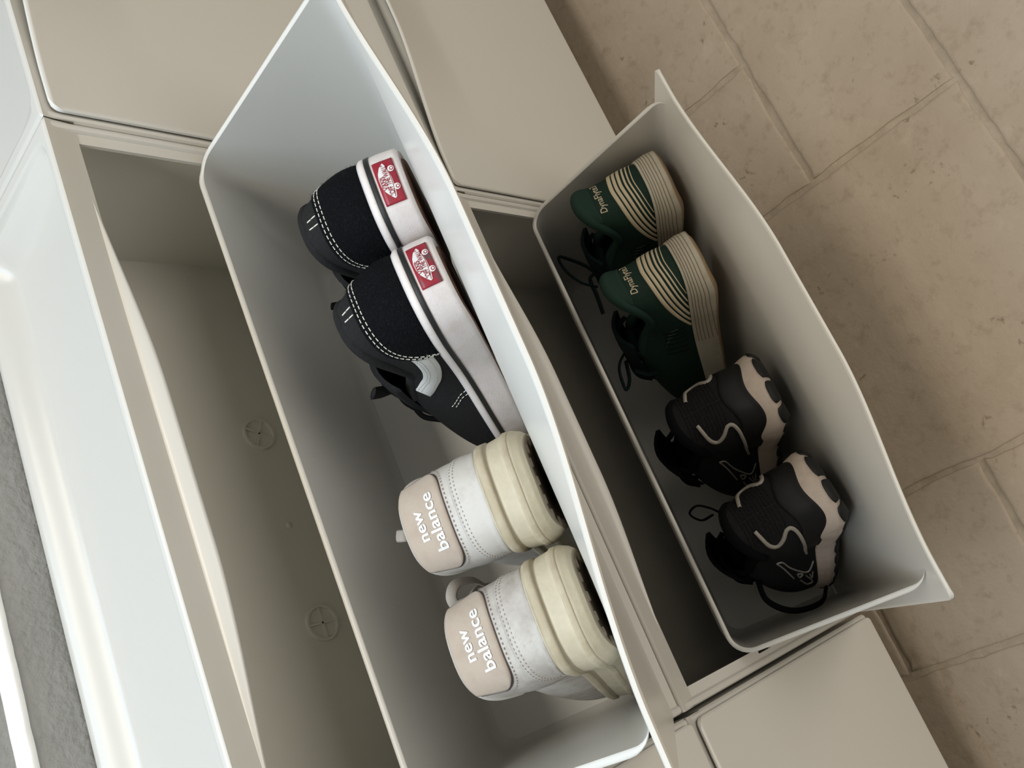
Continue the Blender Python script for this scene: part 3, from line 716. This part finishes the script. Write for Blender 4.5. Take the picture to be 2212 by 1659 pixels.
def skate_shoe(key, m, label, worn):
    sh = def_skate(m); r = empty_at('skate_shoe', label, 'shoe', 'pair of black skate shoes', mtx(key))
    so = sole_part(sh, 'sole', 'rubber_white', r)
    u = np.linspace(0, 1, 201)
    band(sh, u, sh.hs(u)-.0080, sh.hs(u)-.0048, .0007, 'foxing_line', 'rubber_black', r)
    band(sh, u, sh.hs(u)-.0045, sh.hs(u)+.0004, .0009, 'foxing_tape', 'rubber_strip', r)
    us = np.linspace(0, 1, 120, endpoint=False); b = sh.sole(us, np.zeros(120)); c = b.mean(0)
    o = MB(); rows = [b + (c-b)*.06 + [0, .0006, 0], b + (c-b)*.08 - [0, .0012, 0], b*.5 + c*.5 - [0, .0012, 0], b*.02 + c*.98 - [0, .0012, 0]]
    o.grid(np.stack(rows, 1), cu=True, flip=True); o.build('outsole', 'gum', r)
    upper_part(sh, 'upper', 'canvas_black', r)
    # suede heel counter with a rounded, falling upper edge
    U1 = 0.111
    def top(u): return sh.hs(u) + .0360*np.maximum(1 - (np.abs(u)/U1)**3.2, 0)**.75
    patch(sh, lambda a, b: ((a*2-1)*U1, sh.hs((a*2-1)*U1)+.0002 + b*(top((a*2-1)*U1)-sh.hs((a*2-1)*U1))), 70, 10, .0013, 'heel_counter', 'suede_black', r)
    ux = np.linspace(-U1*.985, U1*.985, 41)
    stitches(sh, [np.c_[ux, np.maximum(top(ux)-k, sh.hs(ux)+.0006)] for k in (.0022, .0050)], 'counter_stitching', 'thread_white', r, d=.0015, dash=.0026, r=.00036)
    hc = top(np.array([0.]))[0]
    rf = np.random.default_rng(11 + m); nf = 2600                 # suede nap: short fibres, thicker along the cut edge
    uf = rf.uniform(-U1, U1, nf); kf = np.where(rf.random(nf) < .3, rf.uniform(.96, 1.03, nf), rf.random(nf)); hf = sh.hs(uf) + .001 + kf*(top(uf) - sh.hs(uf) - .001)
    p0 = sh.ofs(uf, hf, np.full(nf, .0012)); nn = sh.nrm(uf, hf); rv = rf.normal(0, 1, (nf, 3)); tip = p0 + nn*rf.uniform(.0002, .0011, nf)[:, None] + rv*.0009
    sd = np.cross(tip - p0, nn); sd /= np.linalg.norm(sd, axis=1)[:, None] + 1e-9
    vf = np.stack([p0 - sd*.00008, p0 + sd*.00008, tip], 1).reshape(-1, 3)
    MB().add(vf, [(3*i, 3*i+1, 3*i+2) for i in range(nf)]).build('suede_nap', 'suede_fibre', r, smooth=False, kind='stuff')
    stitches(sh, [[(x/sh.per, hc+.0012), (x/sh.per, .0685), (x/sh.per*.9, .0765)] for x in (-.0034, .0034)], 'heel_seam_stitching', 'thread_white', r, dash=.0040, gap=.0006, r=.00045)
    collar_part(sh, 'collar', 'canvas_black', r, .0046); lining_part(sh, 'lining_black', r)
    tongue_part(sh, 'canvas_black', r, .082, .088)
    cross_laces(sh, 'lace_black', r, 5, .0022, .074, .105)
    # white side stripe on both flanks
    for sg in (1, -1):
        line_on(sh, [(sg*.094, .0425), (sg*.112, .0405), (sg*.1375, .0405), (sg*.165, .0440), (sg*.190, .0495), (sg*.222, .0560)], .0112, .0009, 'side_stripe', 'leather_stripe', r, 50)
        stitches(sh, [[(sg*.100, .0425+k), (sg*.112, .0405+k), (sg*.1375, .0405+k), (sg*.165, .0440+k), (sg*.190, .0495+k), (sg*.218, .0550+k)] for k in (-.0034, .0018, .0036)], 'stripe_stitching', 'stitch_taupe', r, .0012, .0012, .00022, .0011)
        stitches(sh, [[(sg*a, sh.hs(np.array([a]))[0]+.001), (sg*(a+.006), .034), (sg*(a+.03), .043)] for a in (.212, .219)], 'toe_stitching', 'thread_white', r, .0022, .0014, .0003, .0004)
    # red heel label with a skateboard emblem
    lw, lh, lc = .0305, .0138, .0125
    lb = patch(sh, lambda a, b: (sh.u_of_w((a-.5)*lw), lc + (b-.5)*lh), 24, 6, .0010, 'heel_label', 'label_worn' if worn else 'label_red', r)
    def on(pts, d, name, material, par):
        P = np.array(pts, float); q = MB(); us_ = sh.u_of_w(P[:, 0]); hh = lc + P[:, 1]
        q.add(sh.ofs(us_, hh, np.full(len(P), d)), [tuple(range(len(P)))]); return q.build(name, material, par, smooth=False)
    k = lw/30.0
    lo_ = [(-12.2, -.4), (-11.6, -1.9), (-8.5, -2.6), (-4, -3.1), (1, -3.1), (6, -2.5), (10.2, -1.3), (12.7, .2)]
    hi_ = [(-12.2, -.4), (-10, 2.0), (-6.5, 4.4), (-2.5, 5.7), (2.5, 5.9), (6, 5.2), (10, 3.2), (12.7, .2)]
    xx = np.linspace(-12.2, 12.7, 44); bb = np.linspace(0, 1, 6)
    yl = np.interp(xx, *zip(*lo_)); yh = np.interp(xx, *zip(*hi_)); Y_ = yl[:, None]*(1-bb) + yh[:, None]*bb; X_ = np.repeat(xx[:, None], 6, 1)
    dm = MB(); dm.grid(sh.ofs(sh.u_of_w(X_*k), lc + Y_*k*.92, np.full(X_.shape, .0013))); dm.build('emblem', 'print_white', lb)
    for wx in (-5.6, 7.2):
        a = np.linspace(0, 2*math.pi, 17)[:-1]
        on([((wx+2.1*math.cos(t))*k, (-4.0+2.1*math.sin(t))*k) for t in a], .00145, 'emblem_wheel', 'print_white', lb)
        on([((wx+1.35*math.cos(t))*k, (-4.5+1.35*math.sin(t))*k) for t in a], .00145, 'emblem_wheel', 'label_red', lb)
        on([((wx+.75*math.cos(t))*k, (-4.5+.75*math.sin(t))*k) for t in a], .0016, 'emblem_wheel', 'print_white', lb)
    x = np.linspace(-11.4, 11.6, 25); yb = -2.35 + .012*(x**2)*.9
    on([(a*k, (b+.25)*k) for a, b in zip(x, yb)] + [(a*k, (b-.15)*k) for a, b in zip(x[::-1], yb[::-1])], .0015, 'emblem_line', 'label_red', lb)
    text_on(sh, 'VANS', .0040, -.0012, lc+.0030, .0017, 'lettering', 'label_red', lb, sx=.95, fatten=.00005)
    on([(-4.4*k, 4.75*k), (2.6*k, 4.95*k), (2.6*k, 4.6*k), (-4.0*k, 4.4*k)], .0017, 'emblem_line', 'label_red', lb)
    text_on(sh, '"OFF THE WALL"', .0047, .0004, lc+.0000, .0017, 'lettering', 'label_red', lb, sx=.64, fatten=.00005, spacing=.95)
    return r

def white_trainer(key, m, label, dirty):
    sh = def_trainer(m); r = empty_at('white_trainer', label, 'shoe', 'pair of white leather trainers', mtx(key))
    sole_part(sh, 'midsole', 'cream', r, nt=40)
    u = np.linspace(0, 1, 201)
    band(sh, u, sh.hb(u)+(sh.hs(u)-sh.hb(u))*.77, sh.hb(u)+(sh.hs(u)-sh.hb(u))*.97, .0005, 'midsole_band', 'cream_band', r)
    band(sh, u, sh.hb(u)+(sh.hs(u)-sh.hb(u))*.27, sh.hb(u)+(sh.hs(u)-sh.hb(u))*.39, .0003, 'midsole_band', 'cream_band', r)
    us = np.linspace(0, 1, 120, endpoint=False); b = sh.sole(us, np.zeros(120)); c = b.mean(0)
    o = MB(); rows = [b + (c-b)*.04 + [0, .0004, 0], b + (c-b)*.06 - [0, .0006, 0], b*.5 + c*.5 - [0, .0006, 0], b*.02 + c*.98 - [0, .0006, 0]]
    o.grid(np.stack(rows, 1), cu=True, flip=True); os_ = o.build('outsole', 'tread_grey', r)
    for i in range(46):                                       # lugs around the rim of the outsole
        uu = i/46; p = sh.sole(np.array([uu]), np.array([0.]))[0]; q = p + (c-p)*.11; dd = (c-p)/np.linalg.norm(c-p)
        e = np.cross(dd, [0, 1, 0]); v = []
        for yy, kk in ((-.0004, 1), (-.0018, .8)):
            for a in range(6):
                t = a*math.pi/3; v.append(q + (dd*math.cos(t)*.0042 + e*math.sin(t)*.0036)*kk + np.array([0, yy, 0]))
        lm_ = MB().add(v, [(0,1,7,6),(1,2,8,7),(2,3,9,8),(3,4,10,9),(4,5,11,10),(5,0,6,11),(6,7,8,9,10,11)]); lm_.build('lug', 'tread_grey', os_, smooth=False)
    upper_part(sh, 'upper', 'leather_dirty' if dirty else 'leather_white', r)
    # lower heel foxing in leather, edged by double stitching
    U1 = .100
    def top(u): return sh.hs(u) + .0190*np.maximum(1 - (np.abs(u)/U1)**3.0, 0)**.8
    patch(sh, lambda a, b: ((a*2-1)*U1, sh.hs((a*2-1)*U1) + b*(top((a*2-1)*U1)-sh.hs((a*2-1)*U1))), 60, 8, .0010, 'heel_foxing', 'leather_dirty' if dirty else 'leather_white', r)
    ux = np.linspace(-U1*.98, U1*.98, 41)
    stitches(sh, [np.c_[ux, np.maximum(top(ux)-k, sh.hs(ux)+.0005)] for k in (.0016, .0038)], 'foxing_stitching', 'stitch_taupe', r, .0011, .0016, .0003, .0011)
    # beige suede heel tab, dark piping that paints the shadow gap, white lettering
    def tabu(a, b):
        x = (a*2-1); hw = .0365 - .0070*b - .0060*np.maximum(0, .18-b)/.18*0
        corner = 1 - .10*np.maximum(0, 1-b/.22)**2
        return x*hw*corner
    hb_, ht_ = .0588, .0886
    def tab(a, b, g=0.0):
        x = tabu(a, b)*(1+g); lo = hb_ + .0045*(np.abs(a*2-1))**7 - g*.006; hi = ht_ - .0035*np.abs(a*2-1)**2.5
        return sh.u_of_w(x), lo + b*(hi-lo)
    patch(sh, lambda a, b: tab(a, b, .07), 40, 10, .0007, 'tab_edge', 'edge_dark', r)
    tb = patch(sh, lambda a, b: tab(a, b), 40, 12, .0017, 'heel_tab', 'suede_beige', r, label='beige suede heel tab with white lettering')
    text_on(sh, 'new', .0104, .0000, .0772, .0022, 'lettering', 'print_white', tb, sx=1.04, fatten=.00022, spacing=1.03)
    text_on(sh, 'balance', .0104, .0000, .0676, .0022, 'lettering', 'print_white', tb, sx=1.10, fatten=.00022, spacing=1.03)
    x2 = np.linspace(-.042, .042, 31)
    stitches(sh, [np.c_[x2/sh.per, hb_ - .0020 + .0060*(np.abs(x2)/.040)**6]], 'tab_stitching', 'stitch_taupe', r, .0013, .0016, .0003, .0006)
    collar_part(sh, 'collar', 'leather_white', r, .0024); lining_part(sh, 'lining_grey', r)
    tongue_part(sh, 'leather_white', r, .084, .090); cross_laces(sh, 'lace_cream', r, 5, .0028, .076, .108)
    return r, sh

def green_runner(key, m, label):
    sh = def_green(m); r = empty_at('running_shoe', label, 'shoe', 'pair of green running shoes', mtx(key))
    so = sole_part(sh, 'midsole', 'foam_cream', r, nt=30)
    u = np.linspace(0, 1, 201)
    for k in (.34, .48, .60, .71, .81, .90):
        ux = np.linspace(-.20, .20, 81); h = sh.hb(ux)+(sh.hs(ux)-sh.hb(ux))*(k - .9*np.maximum(np.abs(ux)-.10, 0)*(1-k)*3)
        line_on(sh, np.c_[ux, h], .0009, .00012, 'groove', 'groove_brown', so, 80)
    o = MB(); us = np.linspace(0, 1, 140, endpoint=False); g = []
    for t, dn in ((0.13, .0003), (0.10, .0011), (0.02, .0006)):
        p = sh.sole(us, np.full(140, t)); nrm_ = sh.per_(sh.N, us); p[:, 0] += nrm_[:, 1]*dn; p[:, 2] -= nrm_[:, 0]*dn; g.append(p)
    p = sh.sole(us, np.zeros(140)); c = p.mean(0); g.append(p - [0, .001, 0]); g.append(p*.5+c*.5 - [0, .001, 0]); g.append(p*.02+c*.98 - [0, .001, 0])
    o.grid(np.stack(g, 1), cu=True, flip=True); o.build('outsole', 'outsole_tan', r)
    upper_part(sh, 'upper', 'green', r)
    for lo, hi in ((.0600, .0640), (.0553, .0586), (.0505, .0538), (.0462, .0484), (.0424, .0441), (.0388, .0398)):
        n = 121; x = np.linspace(-.18, .18, n); dp = .038*(np.abs(x)/.170)**1.6
        a, b = lo - dp, hi - dp*1.03; hs = sh.hs(x); ok = b > hs + .0004
        x, a, b, hs = x[ok], a[ok], b[ok], hs[ok]
        band(sh, x, np.maximum(a, hs+.0001), np.maximum(b, hs+.0002), .0005, 'stripe', 'stripe_cream', r)
    text_on(sh, 'DynaFlyte3', .0100, .0, .0765, .0006, 'lettering', 'stripe_cream', r, sx=.88, fatten=.00007, spacing=1.0)
    collar_part(sh, 'collar', 'green_collar', r, .0056); lining_part(sh, 'green_dark', r)
    # padded heel lip
    ux = np.linspace(-.055, .055, 31)
    band(sh, ux, sh.hcol(ux)-.018*np.sqrt(np.maximum(1-(ux/.056)**2, 0.0)), sh.hcol(ux)-.001, .0009, 'heel_pad', 'green_collar', r, 6)
    for sg in (1, -1):
        for k in range(6):
            a = .150 + .013*k
            line_on(sh, [(sg*a, .036+.002*k*0), (sg*(a+.004), .046), (sg*(a+.014), .058)], .0016, .0006, 'knit_rib', 'green_dark', r, 16)
        stitches(sh, [[(sg*(.150+.013*k), .0445+.003*k), (sg*(.156+.013*k), .0535+.001*k)] for k in range(5)], 'knit_flecks', 'stripe_cream', r, .0006, .0013, .0002, .0005)
    tongue_part(sh, 'green_dark', r, .103, .086); cross_laces(sh, 'green_dark', r, 5, .0026, .092, .105)
    return r, sh

def black_runner(key, m, label):
    sh = def_black(m); sh.wave = lambda u: .0033*np.cos(2*np.pi*(((np.asarray(u)+.5) % 1)-.5)/.100)*np.exp(-((((np.asarray(u)+.5) % 1)-.5)/.16)**4)
    r = empty_at('running_shoe', label, 'shoe', 'pair of black running shoes', mtx(key))
    so = sole_part(sh, 'midsole', 'foam_pink', r, nt=26)
    # black outsole pods along the lower edge
    us = np.linspace(0, 1, 120, endpoint=False); p = sh.sole(us, np.zeros(120)); c = p.mean(0)
    o = MB(); o.grid(np.stack([p + (c-p)*.02, p + (c-p)*.03 - [0, .002, 0], p*.5+c*.5 - [0, .002, 0], p*.02+c*.98 - [0, .002, 0]], 1), cu=True, flip=True); os_ = o.build('outsole', 'outsole_black', r)
    for i in range(26):
        a0, a1 = i/26 + .003, (i+1)/26 - .004
        patch(sh, lambda a, b: (a0 + a*(a1-a0) , sh.hb(a0+a*(a1-a0)) + .0002 + b*(.0092 - .0022*np.abs(a*2-1)**3)), 10, 4, .0016, 'outsole_pod', 'outsole_black', os_)
    upper_part(sh, 'upper', 'knit_black', r)
    U1 = .165
    def top(u): return sh.hs(u) + (.0245 - .005*(np.abs(u)/U1))*np.maximum(1-(np.abs(u)/U1)**5, 0)**.8
    patch(sh, lambda a, b: ((a*2-1)*U1, sh.hs((a*2-1)*U1) + b*(top((a*2-1)*U1)-sh.hs((a*2-1)*U1))), 60, 8, .0012, 'heel_counter', 'smooth_black', r)
    m_ = MB()
    rr = np.random.default_rng(3)
    for row in range(11):                                   # raised knit ribs across the heel
        x = -.030
        while x < .030:
            ln = rr.uniform(.003, .008); h = .0585 + row*.0033 + rr.uniform(-.0004, .0004)
            xs_ = np.linspace(x, min(x+ln, .031), 4); m_.tube(sh.ofs(sh.u_of_w(xs_), np.full(4, h) + .12*np.abs(xs_)*0, np.full(4, .0002)), .00055, 5); x += ln + .0012
    m_.build('knit_rib', 'knit_black', r, kind='stuff')
    line_on(sh, [(0, .0555), (0, .078), (0, .098)], .0012, .0005, 'heel_seam', 'smooth_black', r, 20)
    for sg in (1, -1):
        pts = SWIRL if sg < 0 else [(-a, b) for a, b in SWIRL]
        line_on(sh, pts, .0030, .0019, 'swirl', 'silver', r, 70, taper=([0, .6, 1], [1, 1, .75]))
        for q in SIDE_MARK: line_on(sh, [(a*(1 if sg < 0 else -1), b) for a, b in q], .0011, .0013, 'side_mark', 'silver', r, 40)
    collar_part(sh, 'collar', 'lining_black', r, .0060); lining_part(sh, 'lining_black', r)
    tongue_part(sh, 'lining_black', r, .122, .082); cross_laces(sh, 'lace_black', r, 5, .0028, .104, .104)
    return r, sh
SWIRL = [(-.0225, .084), (-.040, .081), (-.0575, .077), (-.0665, .071), (-.0575, .065), (-.044, .060), (-.044, .055), (-.058, .051), (-.088, .0475), (-.140, .0425), (-.185, .0375)]
SIDE_MARK = [[(-.2025, .066), (-.1975, .061), (-.2275, .054), (-.250, .045), (-.265, .035), (-.2325, .029)], [(-.2025, .066), (-.2325, .059), (-.280, .050)],
             [(-.2625, .047), (-.2675, .041), (-.280, .044), (-.2625, .047)], [(-.290, .044), (-.320, .036), (-.315, .030), (-.275, .038)], [(-.2725, .034), (-.2975, .031), (-.270, .030)]]

def drawer_lace(dr, root, pts, material, r_, flat=.45, name='lace'):
    bpy.context.view_layer.update(); inv_ = root.matrix_world.inverted()
    return lace_loop([(inv_ @ (dr @ Vector(q)))[:] for q in pts], material, root, r_, flat, name)
v1 = skate_shoe('v1', 1, 'black skate shoe against the drawer side, red heel label clean', False)
v2 = skate_shoe('v2', -1, 'black skate shoe with a scuffed red heel label, nearer the white trainers', True)
n1, _ = white_trainer('n1', 1, 'white leather trainer with beige heel tab, next to a black skate shoe', False)
n2, _ = white_trainer('n2', -1, 'white leather trainer with a grimy scuffed heel and beige tab', True)
g1, _ = green_runner('g1', 1, 'green running shoe with cream heel stripes, tucked against the drawer side')
g2, _ = green_runner('g2', -1, 'green running shoe with cream heel stripes, lying next to a black running shoe')
b1, _ = black_runner('b1', 1, 'black running shoe with silver swirls, lying next to a green running shoe')
b2, _ = black_runner('b2', -1, 'black running shoe with silver swirls, farthest from the green pair')
drawer_lace(DRU, n1, [(.1845, -.0492, .235), (.182, -.0544, .24), (.1811, -.0585, .235), (.1804, -.0624, .22), (.180, -.075, .20)], 'lace_cream', .0042, .25)
drawer_lace(DRU, n2, [(.1259, -.0920, .195), (.1359, -.0860, .205), (.1408, -.0819, .22), (.1406, -.0738, .235), (.1337, -.069, .24), (.1267, -.0698, .235), (.1286, -.0748, .225), (.1354, -.0792, .21), (.1354, -.0880, .195)], 'lace_cream', .0036, .35)
drawer_lace(DRU, v2, [(.300, -.085, .175), (.2961, -.0748, .19), (.293, -.0686, .20), (.2912, -.0631, .21)], 'canvas_black', .0052, .4, 'tongue_tip')
drawer_lace(DRU, v1, [(.362, -.080, .19), (.3634, -.0709, .20), (.3649, -.0637, .21), (.3647, -.0584, .215)], 'lace_black', .0030, .5)
drawer_lace(DRL, g1, [(.4281, -.0508, .19), (.4443, -.0393, .20), (.4557, -.0249, .21), (.4604, -.0154, .215), (.4447, -.0168, .21), (.4292, -.0271, .20), (.4205, -.0418, .19)], 'green_dark', .0028, .5)
drawer_lace(DRL, g1, [(.436, -.045, .19), (.4312, -.0383, .19), (.4106, -.0374, .19), (.391, -.0355, .185)], 'green_dark', .0032, .5)
drawer_lace(DRL, g2, [(.3484, -.0525, .18), (.3366, -.0338, .19), (.324, -.0243, .19), (.3017, -.0216, .19), (.3115, -.0302, .185), (.3333, -.0358, .18)], 'green_dark', .0028, .5)
drawer_lace(DRL, g2, [(.3002, -.078, .16), (.3102, -.0674, .17), (.3114, -.0516, .175), (.3201, -.0395, .18)], 'green_dark', .0045, .5)
drawer_lace(DRL, b1, [(.1483, -.0471, .18), (.1474, -.0337, .185), (.1574, -.0255, .19), (.1618, -.0353, .19), (.1546, -.0473, .185), (.1463, -.0572, .17)], 'lace_black', .0022, .5)
drawer_lace(DRL, b2, [(.078, -.062, .165), (.0689, -.0593, .17), (.0531, -.0581, .175), (.0393, -.0676, .18), (.0311, -.0839, .175), (.0301, -.1074, .165), (.040, -.1205, .15)], 'lace_black', .0038, .5)
